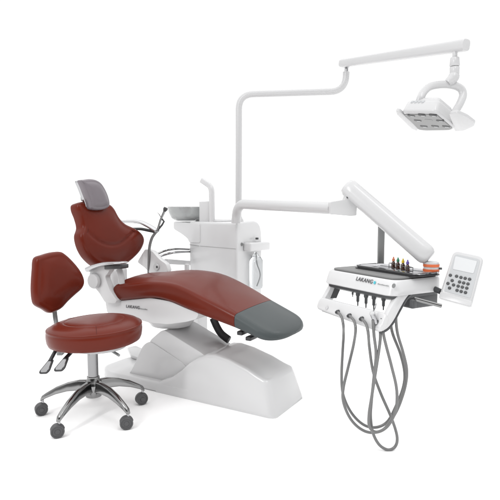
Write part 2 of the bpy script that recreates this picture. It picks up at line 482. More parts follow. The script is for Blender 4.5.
# bowl
bc = U(187, 221, .08); bc.z = U(187, 221, .08).z
rb = (U(201, 208, .08) - U(170, 208, .08)).length / 2
bh = U(187, 207, .08).z - bc.z
prof = [(.02, .004), (rb * .62, .004), (rb * .80, bh * .22), (rb * .93, bh * .6), (rb, bh), (rb * .965, bh + .002), (rb * .89, bh * .62), (rb * .75, bh * .28), (rb * .5, .012), (.01, .010)]
G().lathe(prof, bc, VZ, 40).build('spittoon_bowl', BOWL, unit)
disc('drain', bc + VZ * .012, VZ, .02, .004, STEEL, unit)
# upright block and spout
bl = [U(*q, .03) for q in [(199, 201.5), (210, 201), (210, 226), (199, 226)]]
G().prism(bl, UN.b * .04, .005).build('spout_block', WHITE, unit)
G().box(U(198.5, 221, .05), UN.a * .004, UN.b * .03, VZ * .012, .002).build('bowl_clip', SATIN, unit)
sp = fillet([U(*q, .025) for q in [(201.8, 180.2), (211.6, 186.8), (212.2, 224)]], .035, 8)
G().tube(sp, .0165, 16, .8, UN.b, 3.4).build('spout', WHITE, unit)
# round collar on top of the cabinet
tp_ = U(221, 221, .10)
G().lathe([(.085, 0), (.085, .006), (.075, .012), (.01, .013)], V((tp_.x, tp_.y, zt + .0)), VZ, 36).build('top_cap', WHITE2, unit)
# side handle/bottle socket
def Rr(u, v, x=0.0):
    p = UN.px(u, v, xr + x); return UN.w(xr + x, p.y, p.z)
hc_ = Rr(254, 246, .02)
hb = [Rr(243, 242.5, .0), Rr(263, 241.5, .0), Rr(263, 249.5, 0), Rr(243, 251.5, .0)]
G().prism(hb, UN.a * .055, .012, 4).build('bottle_socket', WHITE, unit)
disc('socket_screw', Rr(241.5, 244.3, 0), UN.a, .010, .006, SATIN, unit, 16)
disc('socket_knob', Rr(257, 239.5, .02), VZ, .010, .012, CHAR, unit, 16)
bb = Rr(256, 252, .03)
prof = [(.012, 0), (.014, -.012), (.03, -.03), (.042, -.05), (.044, -.07), (.044, -.21), (.04, -.225), (.01, -.23)]
bot = G().lathe(prof, bb, VZ, 32).build('water_bottle', CLEAR, unit)
G().tube(smooth([bb + VZ * -.004, bb + V((.004, 0, -.07)), bb + V((.018, 0, -.14)), bb + V((.004, 0, -.21))], 6), .0028, 8).build('pickup_tube', SATIN, bot)
# assistant's arm: L-shaped white bracket and two hoses
YB = YF - .0
pts = [A(168, 268.5, .29), A(187.5, 262.5, .38), A(187.8, 276, .38)]
def slab_path(g, pts, hw, th):
    return g.tube(pts, hw, 12, th, VZ, 4)
a1, a2 = A(166, 261.5, .27), U(189, 263, .05)
G().tube([a1, a2], .012, 12, 1.25, VZ, 4).build('assistant_arm', WHITE2, unit)
a3 = A(187.5, 264.5, .36)
G().box(A(187, 270, .36), CH.a * .012, CH.b * .012, VZ * .035, .005).build('assistant_arm_bracket', WHITE2, unit)
h1 = [A(157, 254, .28), A(166, 250.5, .31), A(176, 249, .36), U(190, 249.3, .03)]
G().tube(smooth(h1, 8), .0065, 10).build('assistant_hose', STEEL, unit)
h2 = [A(158, 257, .27), A(167, 254, .30), A(176, 252.3, .34), U(190, 251.8, .02)]
G().tube(smooth(h2, 8), .0075, 10).build('assistant_hose', CHROME, unit)

# ---- suction handpiece in the far armrest holder
b0 = A(157, 231.5, YF)
SU = Frame(b0.x, b0.y, 0)
suc = thing('suction_handpiece', 'thin metal suction tip standing up from the far armrest holder', 'suction tip', SU)
D = b0.y
G().tube([P(157, 231.5, D), P(160.5, 220, D), P(164.5, 211, D)], [.0055, .006, .007], 12).build('tube', STEEL, suc)
G().lathe([(.007, 0), (.013, .014), (.011, .024), (.004, .025)], P(164.3, 211.5, D), P(167, 205.5, D) - P(164.3, 211.5, D), 16).build('tip', CHAR, suc)
G().tube(smooth([P(157.5, 212.6, D), P(159.3, 214.5, D), P(161, 217.5, D)], 4), .002, 8).build('lever', STEEL, suc)
G().tube([P(157, 231, D), P(162, 225, D), P(164, 221.5, D), P(162, 219, D)], .0055, 8).build('valve', CHAR, suc)
hs = [P(156, 232, D), P(152, 238, D), P(149.6, 247, D), P(149, 258, D), P(148.6, 276, D + .02)]
G().tube(smooth(hs, 8), .0082, 10).build('hose', HOSE, suc)

# ================================================================== OPERATING LIGHT
lp = P(238.5, 218, 3.06)
OL = Frame(lp.x, lp.y, 0)
light = thing('operating_light', 'white overhead dental lamp on a tall bent pole and swinging arm', 'dental lamp', OL)
D0 = 3.06
zc = zt + .004
pole = [V((lp.x, D0, zc))] + [P(238.8, 150, D0), P(238.8, 94.5, D0), P(345.5, 91.2, D0 - .10), P(346.2, 72, D0 - .10)]
r0 = 3.1 / 520 * D0
G().tube(fillet(pole, .085, 10), r0, 18).build('pole', WHITE2, light)
G().lathe([(.03, 0), (.03, .01), (.024, .02), (.02, .03)], V((lp.x, D0, zc)), VZ, 28).build('pole_collar', WHITE2, light)
# upper joint
ju = P(346.6, 70, D0 - .10)
G().lathe([(.010, 0), (.010, .03), (.016, .034), (.016, .05)], P(346.4, 73.5, D0 - .1), VZ, 20).build('joint', CHROME, light)
# spring arm
D1, D2 = D0 - .11, 2.28
p1, p2 = P(342.5, 63.3, D1), P(464, 45.2, D2)
ar = (p2 - p1); nn = 14
pts = [p1 + ar * (i / nn) for i in range(nn + 1)]
ex0 = ar.normalized()
pts = [p1 - ex0 * .012, p1 - ex0 * .010] + pts + [p2 + ex0 * .012, p2 + ex0 * .014]
rad = [lerp(.0205, .026, i / (len(pts) - 1)) for i in range(len(pts))]
rad[0] *= .7; rad[1] *= .9; rad[-1] *= .7; rad[-2] *= .92
G().tube(pts, rad, 20, 1.0, VZ, 3.2).build('spring_arm', WHITE2, light)
# drop joint to the lamp head
DL = D2 + .03
jt = P(455, 49.5, DL)
k = DL / 520
def prj(v0, v1, r0_, r1_, m, name):
    a, b = P(455 - (v0 - 49) * .02, v0, DL), P(455 - (v1 - 49) * .02, v1, DL)
    h = (b - a).length
    return G().lathe([(r0_ * .9, 0), (r0_, h * .08), (r1_, h * .92), (r1_ * .9, h)], a, b - a, 22).build(name, m, light)
prj(49, 58.5, 2.3 * k, 2.3 * k, WHITE2, 'drop_pin')
prj(57.5, 66.4, 4.2 * k, 4.8 * k, WHITE2, 'swivel')
prj(66.9, 75, 4.6 * k, 4.4 * k, WHITE2, 'swivel')
# flared knuckle
G().tube(smooth([P(455, 74, DL), P(452.5, 79, DL), P(447.5, 83.5, DL)], 5), [4.6 * k, 4.9 * k, 5.1 * k, 5.2 * k, 5.2 * k, 5.1 * k, 5 * k, 4.9 * k, 4.7 * k, 4.4 * k, 3.8 * k], 16).build('knuckle', WHITE2, light)
# yoke
bow = [P(419, 103, DL - .04), P(421, 97, DL - .04), P(424.5, 91, DL - .03), P(431, 86.3, DL - .015), P(443, 84.4, DL), P(454, 85.5, DL + .005), P(461, 89, DL + .005), P(463, 95, DL), P(460.5, 102.5, DL - .01), P(456.5, 109.5, DL - .02), P(453.5, 114, DL - .03)]
bw = smooth(bow, 6)
G().tube(bw, 3.7 * k, 16, .75, V((.3, .95, 0)).normalized(), 2.6).build('yoke', WHITE2, light)
# head
hx = V((.84, -.50, -.16)).normalized(); hy0 = V((.50, .82, -.22)); hy = (hy0 - hx * hy0.dot(hx)).normalized(); hz = hx.cross(hy)
if hz.z < 0: hz = -hz
hO = P(428, 121, 2.27)
def HP(u, v, off=0.0): return onplane(u, v, hO + hz * off, hz)
body = [HP(*q) for q in [(400.5, 112), (436.5, 112), (457, 128.5), (452, 131), (426, 131.5), (417.5, 130.5)]]
cen = sum(body, V()) / len(body)
b2 = [cen + (p - cen) * .88 + hz * .062 for p in body]
b1 = fillet_closed(body, .02, 4); b2 = fillet_closed(b2, .02, 4)
lampbody = G().prism(b1, hz, .016, 4, b2).build('lamp_head', WHITE2, light)
# stepped top
b3 = [cen + (p - cen) * .74 + hz * .058 for p in body]; b4 = [cen + (p - cen) * .62 + hz * .085 for p in body]
G().prism(fillet_closed(b3, .012, 3), hz, .006, 3, fillet_closed(b4, .012, 3)).build('lamp_cover', WHITE2, lampbody)
# vent ridges on the near side face
t0_, t1_ = [cen + (body[i] - cen) * .88 + hz * .062 for i in (0, 1)]
fn = (body[1] - body[0]).cross(t0_ - body[0]).normalized()
if fn.y > 0: fn = -fn
fu = (t0_ - body[0]).normalized()
for i in range(4):
    c_ = lerp(lerp(body[0], body[1], .20 + .11 * i), lerp(t0_, t1_, .20 + .11 * i), .80)
    G().box(c_, hx * .006, fn * .0025, fu * .006, .002).build('vent', KPAD, lampbody)
pan = [HP(*q, -.0) for q in [(404, 113.8), (436.5, 113.8), (453, 127.8), (450, 129.4), (426, 129.9), (418.5, 129)]]
pan = [cen + (p - cen) * .985 - hz * .0035 for p in pan]
G().prism(fillet_closed(pan, .01, 3), hz * .006, .001, 1).build('led_panel', LEDP, lampbody)
lens_specs = []
for u, v in [(411.3, 115.8), (422, 115.4), (433, 115.6), (417.7, 120.6), (428.7, 120.3), (440, 120.8), (423.8, 126.4), (435, 126.3), (446, 126.5)]:
    c_ = HP(u, v, -.0042); m_ = LEDP if (u, v) == (428.7, 120.3) else BLACK
    r_ = fillet_closed([c_ + hx * (x * .016) + hy * (y * .009) for x, y in [(-1, -1), (1, -1), (1, 1), (-1, 1)]], .006, 3)
    ld = G().prism(r_, hz * .003, 0).build('led', m_, lampbody)
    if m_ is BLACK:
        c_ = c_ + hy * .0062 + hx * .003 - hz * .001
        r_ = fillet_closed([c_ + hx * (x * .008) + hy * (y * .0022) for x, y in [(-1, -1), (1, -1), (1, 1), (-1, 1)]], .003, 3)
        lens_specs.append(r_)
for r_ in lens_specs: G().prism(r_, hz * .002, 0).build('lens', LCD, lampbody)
# handles on both sides
wl = [HP(*q, .0) for q in [(396, 111), (399.5, 111.3), (418, 128), (417, 130.8), (412, 129), (397, 114.5)]]
G().prism(fillet_closed(wl, .006, 3), hz * .012, .004).build('handle', WHITE2, light)
wr = [HP(*q, .004) for q in [(449, 114), (457, 112.5), (467, 117), (475, 123.2), (474, 126.2), (463, 131), (455, 131.3)]]
G().prism(fillet_closed(wr, .01, 3), hz * .012, .004).build('handle', WHITE2, light)

# ================================================================== INSTRUMENT TABLE
KS = .765
TC = V((.685, 2.67, 0))
TR = Frame(TC.x, TC.y, -60)
table = thing('instrument_table', 'white doctor\'s delivery table with dangling grey hoses hung on a jointed white arm', 'dental table', TR)
def T(t, n, z): return TR.w(t, n, z)
ZT = .56
# --- horizontal supply pipe from the cabinet
DP = 2.93 / KS
pb = P(236, 219, DP)
pipe = [V((pb.x, DP, .9 + (zt - .9) / KS)), P(236.0, 203.8, DP), P(333, 208.3, 2.80)]
fp = fillet(pipe, .15, 12)
G().tube(fp, [lerp(.0258, .0258, 0) / KS for p in fp], 20).build('supply_pipe', WHITE2, table)
# elbow block
eb = [P(*q, 2.70) for q in [(330.5, 202), (345, 199.7), (346.5, 195), (351, 193), (357, 203.5), (356.5, 215.5), (351, 216), (330.5, 214.2)]]
G().prism(fillet_closed(eb, .006, 3), V((0, .075, 0)), .008).build('elbow_block', WHITE2, table)
disc('elbow_screw', P(347.6, 197.2, 2.70), V((0, -1, 0)), .006, .004, CHAR, table, 14)
# balance arm
D3 = 2.66
q1, q2 = P(349.2, 188.3, 2.73), P(424.5, 253.5, 2.53)
dv = (q2 - q1).normalized(); Ln = (q2 - q1).length
nn = 16; pts = [q1 - dv * .022, q1 - dv * .018, q1 - dv * .006] + [q1 + dv * (Ln * i / nn) for i in range(nn + 1)] + [q2 + dv * .016, q2 + dv * .03, q2 + dv * .034]
rad = [lerp(.047, .050, i / (len(pts) - 1)) for i in range(len(pts))]
for i, f in ((0, .62), (1, .82), (2, .95), (-1, .55), (-2, .75), (-3, .94)): rad[i] *= f
G().tube(pts, rad, 24, .9, V((0, 1, 0)), 2.5).build('balance_arm', WHITE2, table)
# banded joint
jc = P(431, 274.2, 2.52); jc.z = ZT + .002
kk = 2.52 / 520; R_ = 7.6 * kk
jb = G().lathe([(R_ * 1.04, 0), (R_ * 1.04, .004), (R_, .006), (R_, .058), (R_ * .8, .062), (.01, .062)], jc, VZ, 32).build('arm_joint', WHITE2, table)
for z0, z1 in ((.013, .026), (.037, .050)):
    G().lathe([(R_ * .9, z0), (R_ + .002, z0), (R_ + .002, z1), (R_ * .9, z1)], jc, VZ, 32).build('orange_band', ORANGE, jb)
disc('joint_knob', P(439, 268.5, 2.5), V((1, -.3, 0)), .006, .014, CHAR, jb, 14)
# --- worktop housing
def rect(t0, t1, n0, n1, z, r): return fillet_closed([T(t0, n0, z), T(t1, n0, z), T(t1, n1, z), T(t0, n1, z)], r, 6)
top_o = rect(-.235, .235, -.15, .155, ZT - .012, .05)
topp = G().prism(top_o, VZ * .012, .005).build('worktop', TOPG, table)
# white body: flares outwards towards the bottom at the front
def body_ring(z, n0, dt):
    return fillet_closed([T(-.235 - dt, n0, z), T(.235 + dt, n0, z), T(.235 + dt, .16, z), T(-.235 - dt, .16, z)], .055, 7)
rings = [body_ring(ZT - .0125, -.146, .0), body_ring(ZT - .010, -.160, .012), body_ring(ZT - .020, -.170, .019), body_ring(ZT - .055, -.182, .021), body_ring(ZT - .078, -.190, .021), body_ring(ZT - .083, -.186, .017)]
hous = G().loft(rings).build('housing', WHITE, table, sharp=50)
rings = [body_ring(ZT - .082, -.180, .012), body_ring(ZT - .098, -.178, .010), body_ring(ZT - .11, -.15, -.01)]
G().loft(rings).build('underside', CHAR, table)
# lettering on the front skirt
def skirt(u, v):    # point on the front skirt plane
    a, b = T(0, -.1722, ZT - .02), T(0, -.1842, ZT - .055); d = (b - a).normalized(); nrm = TR.a.cross(d); 
    return onplane(u, v, a + nrm.normalized() * (-.0012 if nrm.dot(TR.b) > 0 else .0012), nrm.normalized())
o1, o2 = skirt(355.5, 280.2), skirt(373.5, 284.0)
upv = (T(0, -.1722, ZT - .02) - T(0, -.1842, ZT - .055))
ln = (o2 - o1).length
text('LAKANG', ln / 4.6, o1, o2 - o1, upv, INK, hous, .0002)
o3 = skirt(374.6, 282.6); 
rr_ = fillet_closed([o3 + (o2 - o1).normalized() * (x * ln * .055) + upv.normalized() * (y * .0075) for x, y in [(-1, -1), (1, -1), (1, 1), (-1, 1)]], .008, 4)
G().prism(rr_, (o2 - o1).cross(upv).normalized() * .001, 0).build('emblem', TEALM, hous)
small_print(skirt(377.3, 284.3), o2 - o1, upv, .0075, .075, hous)
o4 = skirt(393.8, 285.8)
G().lathe([(.011, 0), (.011, .001), (.002, .0012)], o4, (o2 - o1).cross(upv), 20).build('emblem', SATIN, hous)
# --- U-shaped front handle frame: two side rails and a front bar
lower = [(438.5, 285), (424, 287.5), (414, 291.5), (407, 298), (400.5, 309), (394, 321), (388, 328.5), (381, 332.5)]
upper = [(380.5, 327), (385.5, 319), (390.5, 309.5), (397, 297.5), (404, 288), (416, 281.5), (438.5, 276.5)]
lo_, up_ = [TR.px(u, v, .248) for u, v in lower], [TR.px(u, v, .248) for u, v in upper]
lo_, up_ = smooth(lo_, 5), smooth(up_, 5)
prof_ = [V((p.y, p.z)) for p in lo_ + up_]
rails = []
for sg in (-1, 1):
    pts = [T(sg * .248, p.x, p.y) for p in prof_ if sg > 0 or p.y > lo_[-1].z + .045]
    rl = G().prism(pts, TR.a * (-sg * .030), .007, 3).build('side_rail', WHITE, table, sharp=55)
    G().tube([T(sg * .243, p.y + .003, p.z - .004) for p in lo_[3:] if sg > 0 or p.z > lo_[-1].z + .05], .0065, 8).build('edge_trim', CHAR, rl)
    rails.append(rl)
nB, zB = lo_[-1].y, lo_[-1].z
pc_ = sum((p.y for p in prof_)) / len(prof_); lin = [p for p in prof_ if p.y > zB + .06 and p.y < ZT - .05]
lc_ = sum(lin, V((0, 0))) / len(lin)
G().prism([T(-.2175, lerp(lc_.x, p.x, .62), lerp(lc_.y, p.y, .86)) for p in lin], TR.a * .002, 0).build('rail_liner', BLACK, rails[0])
wv = (TR.b * .42 + VZ * .9).normalized(); nv = TR.a.cross(wv)
if nv.dot(TR.b) > 0: nv = -nv
HB = .092
fo = fillet_closed([T(-.249, nB, zB) + wv * .024, T(.251, nB, zB), T(.251, nB, zB) + wv * HB, T(-.249, nB, zB) + wv * HB], [.045, .03, .03, .03], 7)
fbar = G().prism([p + nv * .010 for p in fo], nv * -.030, .010, 4).build('front_bar', WHITE, table, sharp=55)
G().tube([T(lerp(-.20, .225, i / 10), nB + .014, zB + .001 + .021 * (1 - i / 10)) for i in range(11)], .0065, 8).build('edge_trim', CHAR, fbar)
BARP, BARN = T(0, nB, zB) + nv * .011, nv
# connectors hanging under the housing
for i, (t, rr, h) in enumerate([(-.055, .007, .045), (-.015, .0105, .085), (.045, .0105, .085), (.10, .0105, .085), (.165, .010, .075)]):
    b0_ = T(t, -.15, ZT - .088)
    G().lathe([(rr * 1.1, 0), (rr * 1.1, -h * .35), (rr * .75, -h * .42), (rr * .72, -h * .72), (rr * .35, -h * .78), (rr * .3, -h), (.001, -h)], b0_, VZ, 16).build('connector', CHAR, table)
# right-hand recess and rod
G().box(T(.16, .06, ZT - .125), TR.a * .075, TR.b * .09, VZ * .035, .012).build('recess_block', CHAR, table)  # charcoal box filling the dark recess under the housing
ra, rb_ = P(414, 298.5, 2.38), P(441.5, 306, 2.36)
G().tube([ra, lerp(ra, rb_, .5), rb_], .0095, 14).build('grip_rod', STEEL, table)
G().box(P(413, 304, 2.36), TR.a * .012, TR.b * .012, VZ * .020, .005).build('rod_clamp', CHAR, table)
# grey upright behind the worktop
pp = P(381, 266.8, 2.85); pp2 = P(381, 221, 2.85)
G().box((pp + pp2) / 2, V((.0175, 0, 0)), V((0, .012, 0)), V((0, 0, (pp2.z - pp.z) / 2)), .004).build('upright_bar', SATIN, table)
# --- hoses
def bar_pt(u, v): return onplane(u, v, BARP, BARN)
ports = [(338.3, 311.5), (350, 315.2), (362.3, 318.3)]
for u, v in ports + [(327, 308)]:
    c_ = bar_pt(u, v)
    if u > 330:
        G().lathe([(.011, 0), (.011, .012), (.007, .016), (.007, .02)], c_ - BARN * .004, (BARN + VZ * -.5), 16).build('hose_port', CHAR, table)
    else:
        G().lathe([(.010, 0), (.010, .008), (.004, .009)], c_ - BARN * .004, BARN, 16).build('port_cap', WHITE2, table)
def hose(px, d0, d1, r=.0071):
    n = len(px); L_ = [0]
    for i in range(1, n): L_.append(L_[-1] + math.hypot(px[i][0] - px[i - 1][0], px[i][1] - px[i - 1][1]))
    dep = [lerp(d0, d1, L_[i] / L_[-1]) for i in range(n)]
    for i in range(4):                                    # the first bend passes over the front of the bar
        if px[i][1] < px[0][1] + 20: dep[i] = bar_pt(*px[i]).y - (.012 if i == 0 else .026)
    pts = [P(u, v, dep[i]) for i, (u, v) in enumerate(px)]
    return G().tube(smooth(pts, 8), r, 12).build('hose', HOSE, table)
dd = [bar_pt(*p).y - .012 for p in ports]
hose([(338.3, 312.5), (341.5, 317), (343.3, 325), (343.6, 335), (342.6, 352), (341.6, 375), (342.8, 393), (348.5, 408), (357, 419.5), (367, 426.3), (378, 427), (388, 421), (396, 406), (403.0, 388), (404.6, 373), (400.5, 354), (392.5, 333), (390, 316), (390, 306)], dd[0], 2.42)
hose([(350, 316.2), (354, 321), (355.6, 330), (353.5, 345), (348, 368), (343.4, 388), (343.4, 402), (350, 418), (360, 428.5), (371.5, 432.6), (384, 429), (395.5, 413), (402.5, 396), (406.2, 381), (406.6, 368), (403, 352), (397.5, 333), (396, 316), (397, 300)], dd[1], 2.40)
hose([(362.3, 319.3), (366, 324), (368.2, 333), (369.5, 348), (373.2, 372), (381, 394), (391.5, 418), (397, 436), (395.5, 446), (388.5, 449.8), (379.5, 445), (373, 433), (370.6, 417), (371.4, 402), (373.6, 380), (376, 355), (374, 335), (373, 320)], dd[2], 2.36)
# keypad panel
KC = P(460.8, 277.8, 2.44); KW = V((.15, -.105, -.017)); KH = V((.068, .10, .213)); 
kw = KW.normalized(); kh = (KH - kw * KH.dot(kw)).normalized(); kn = kw.cross(kh)       # kn faces the viewer
def K(x, y, z=0): return KC + kw * x + kh * y + kn * z
if kn.y > 0: kn = -kn
def kp(u, v, z=0): return onplane(u, v, KC + kn * z, kn)
cor = [kp(*q) for q in [(438.3, 297.5), (471, 306.5), (484, 256.5), (453.5, 250)]]
kb = fillet_closed(cor, [.012, .014, .03, .03], 6)
key = G().prism(kb, -kn * .030, .009, 4).build('control_panel', WHITE2, table)
fc = fillet_closed([kp(*q, .0012) for q in [(444, 291), (470.5, 298.3), (480.5, 259.5), (455, 254)]], [.006, .006, .016, .016], 5)
G().prism(fc, -kn * .003, 0).build('panel_face', KPAD, key)
scr = fillet_closed([kp(*q, .0028) for q in [(452.8, 269), (473.5, 273.5), (477.2, 261.2), (455.5, 256)]], .006, 4)
G().prism(scr, -kn * .003, 0).build('display', LCD, key)
lip = fillet_closed([kp(*q, .006) for q in [(438.6, 297.8), (470.8, 306.6), (472.3, 300.8), (440.2, 291.4)]], .008, 4)
G().prism(lip, -kn * .012, .004).build('panel_lip', WHITE2, key)
btn = [(450.4, 275.3), (456.6, 276.3), (461, 277.5), (465.2, 278.4), (469.6, 279.3), (452.2, 280.6), (459.6, 282), (463.7, 283), (468, 284), (448, 283.5), (453.6, 285), (458.2, 286.2), (462.4, 287.2), (466.8, 288.2), (449.6, 288.1), (457.1, 290.4), (461.2, 291.5), (465.5, 292.6)]
for u, v in btn:
    G().lathe([(.0075, 0), (.0075, .003), (.006, .0042), (.001, .0045)], kp(u, v, .001), kn, 14).build('button', CHAR, key)
ka, kb2 = T(.21, .10, ZT - .06), K(-.075, -.08, -.02)
G().tube([ka, kb2], .014, 12).build('panel_bracket', CHAR, table)

# ---- syringe handpiece hooked on the front bar, with its own hose
s0 = bar_pt(375, 318)
SY = Frame(s0.x, s0.y, 0)
syr = thing('spray_syringe', 'chrome three-way spray syringe hooked at the right end of the white front bar', 'syringe', SY)
DS = s0.y - .02
G().tube([P(372.3, 313.5, DS), P(374.2, 318, DS), P(376.2, 323.5, DS)], [.0115, .0125, .011], 16).build('grip', CHROME, syr)
G().lathe([(.013, 0), (.014, .006), (.010, .012), (.004, .014)], P(372.6, 314.2, DS), P(371.6, 311, DS) - P(372.6, 314.2, DS), 16).build('head', WHITE2, syr)
G().tube(smooth([P(373, 312, DS), P(375, 308.5, DS), P(376.4, 303.5, DS)], 4), .0028, 8).build('nozzle', CHROME, syr)
G().box(P(377, 321.5, DS - .005), V((.006, 0, 0)), V((0, .005, 0)), V((0, 0, .008)), .002).build('trigger', CHAR, syr)
px = [(376.2, 323.5), (379.3, 328), (380.4, 336), (379, 350), (375, 376), (371.5, 398), (369, 415), (369.6, 427), (376, 432), (385, 428.5), (392, 419.5), (396.5, 406), (396.5, 388), (391.5, 366), (386.5, 347), (383.3, 333), (382, 318)]
pts = [P(u, v, lerp(DS, 2.36, i / (len(px) - 1))) for i, (u, v) in enumerate(px)]
G().tube(smooth(pts, 8), .0071, 12).build('hose', HOSE, syr)

# ---- metal dish on the worktop
dc = TR.pz(393, 272.3, ZT)
DF = Frame(*(TR.w(dc.x, dc.y, 0).xy), -60)
def dish_pts(px, z): return [onplane(u, v, V((0, 0, z)), VZ) for u, v in px]
q = [TR.l(p) for p in dish_pts([(370.5, 268.5), (407, 278.6), (417, 274.0), (386, 265.5)], ZT)]
t0 = min(p.x for p in q); t1 = max(p.x for p in q)
n0, n1 = (q[0].y + q[1].y) / 2, (q[2].y + q[3].y) / 2
dish = thing('instrument_dish', 'shallow polished steel dish lying on the grey worktop', 'metal dish', DF)
zz = ZT + .001
def dr(i, z): return fillet_closed([T(t0 + i, n0 + i, z), T(t1 - i, n0 + i, z), T(t1 - i, n1 - i, z), T(t0 + i, n1 - i, z)], .03, 5)
G().loft([dr(.012, zz), dr(.004, zz + .003), dr(.0, zz + .016), dr(-.004, zz + .018), dr(.004, zz + .019), dr(.009, zz + .014), dr(.014, zz + .005)]).build('pan', CHROME, dish)
G().loft([dr(-.004, zz), dr(-.004, zz + .0035)]).build('dark_dish_edge', BLACK, dish)  # thin black plate drawn as the dark lower edge of the dish
# ---- rack and bottles
zb0 = zz + .0065
bpx_ = [(393.3, 'orange', (.62, .20, .10)), (397.8, 'green', (.03, .22, .12)), (402.8, 'yellow', (.70, .50, .02)), (407.4, 'purple', (.10, .06, .28))]
bv = [268.5, 269.3, 270.6, 272.2]
cents = []
for (u, _, _), v in zip(bpx_, bv):
    cents.append(onplane(u, v + .3, V((0, 0, zb0)), VZ))
RK = Frame(*(((cents[0] + cents[3]) / 2).xy), 0)
rack = thing('bottle_rack', 'black wire rack holding four small amber bottles on the steel dish', 'rack', RK)
dr_ = (cents[3] - cents[0]).normalized(); pr_ = V((-dr_.y, dr_.x, 0))
rb2 = .0105
g = G(); e0, e1 = cents[0] - dr_ * .022, cents[3] + dr_ * .028
for zz_, so in ((.028, -1), (.028, 1), (.008, -1), (.008, 1)):
    g.tube([e0 + pr_ * (so * (rb2 + .003)) + VZ * zz_, e1 + pr_ * (so * (rb2 + .003)) + VZ * zz_], .0016, 8)
for e in (e0, e1):
    for zz_ in (.028, .008): g.tube([e - pr_ * (rb2 + .003) + VZ * zz_, e + pr_ * (rb2 + .003) + VZ * zz_], .0016, 8)
    for so in (-1, 1): g.tube([e + pr_ * (so * (rb2 + .003)) + VZ * .0005, e + pr_ * (so * (rb2 + .003)) + VZ * .029], .0016, 8)
g.build('wire_frame', CHAR, rack)
for (u, nm, c), p in zip(bpx_, cents):
    fr = Frame(p.x, p.y, 0)
    b = thing('medicine_bottle', f'small amber glass bottle with the {nm} cap in the rack', 'bottle', fr, 'amber bottles in the wire rack')
    G().lathe([(.008, 0), (rb2, .002), (rb2, .028), (.0085, .034), (.006, .038), (.006, .042)], p, VZ, 20).build('body', AMBER, b)
    G().lathe([(.0075, .041), (.0078, .043), (.0072, .052), (.004, .055), (.0034, .062), (.001, .063)], p, VZ, 18).build('cap', mat(nm + '_cap', c, .4), b)

KS = 1.0
# ================================================================== OPERATOR STOOL
ST = Frame(-.668, 2.16, 0)
stool = thing('operator_stool', 'red padded swivel stool on a five-star chrome base with casters', 'stool', ST)
scx, scy = -.652, 2.155
def seat_outline(r, n=48):
    out = []
    for k in range(n):
        a = 2 * PI * k / n
        rr = r * (1 + .02 * math.cos(2 * (a - math.radians(140))) + .012 * math.cos(3 * (a - math.radians(-40))))
        out.append(V((rr * math.cos(a), rr * math.sin(a))))
    return out
so = V((scx, scy, .322))
def stool_seat():
    out = seat_outline(.197)
    N = len(out); rings = []
    def ring(f, z): return [so + V((p.x * f, p.y * f, z * 1.13 + .05 * p.x * f)) for p in out]
    for f, z in [(.86, 0), (.90, .001), (.955, .006), (.985, .018), (.998, .034), (1, .044), (.997, .051), (.989, .0550), (.991, .0575), (.997, .0600), (.996, .0630), (.988, .0645), (.976, .0638), (.965, .0655), (.94, .069), (.90, .0735), (.84, .0775), (.76, .081), (.68, .0835), (.645, .0838), (.635, .0828), (.622, .0838),
                 (.56, .0855), (.42, .0865), (.25, .087), (.1, .087)]: rings.append(ring(f, z))
    return G().loft(rings).build('seat', RED, stool, sharp=70)
sseat = stool_seat()
for ang in (-72, 150):
    a = math.radians(ang)
    pts = [so + V((math.cos(a) * .197 * f, math.sin(a) * .197 * f, z * 1.13 + .05 * math.cos(a) * .197 * f + .0004)) for f, z in [(.64, .0838), (.76, .081), (.84, .0775), (.90, .0735), (.94, .069), (.965, .065), (.985, .059), (.998, .045), (.998, .032)]]
    G().tube(smooth(pts, 3), .0011, 6).build('seam', SEAM, sseat)
G().lathe([(.11, 0), (.115, -.004), (.112, -.016), (.05, -.018)], so + V((0.02, -.02, .001)), VZ, 36).build('seat_plate', WHITE2, stool)
cx0, cy0 = ST.o.x, ST.o.y
colb = V((cx0, cy0, 0))
G().lathe([(.022, .16), (.022, .305), (.019, .306), (.019, .325)], colb, VZ, 24).build('column', DCHR, stool)
G().lathe([(.021, .302), (.024, .306), (.024, .325), (.03, .335)], colb, VZ, 24).build('column_sleeve', BLACK, stool)
G().lathe([(.02, .082), (.033, .086), (.037, .10), (.038, .135), (.034, .15), (.027, .158), (.026, .172), (.022, .174)], colb, VZ, 28).build('hub', STEEL, stool)
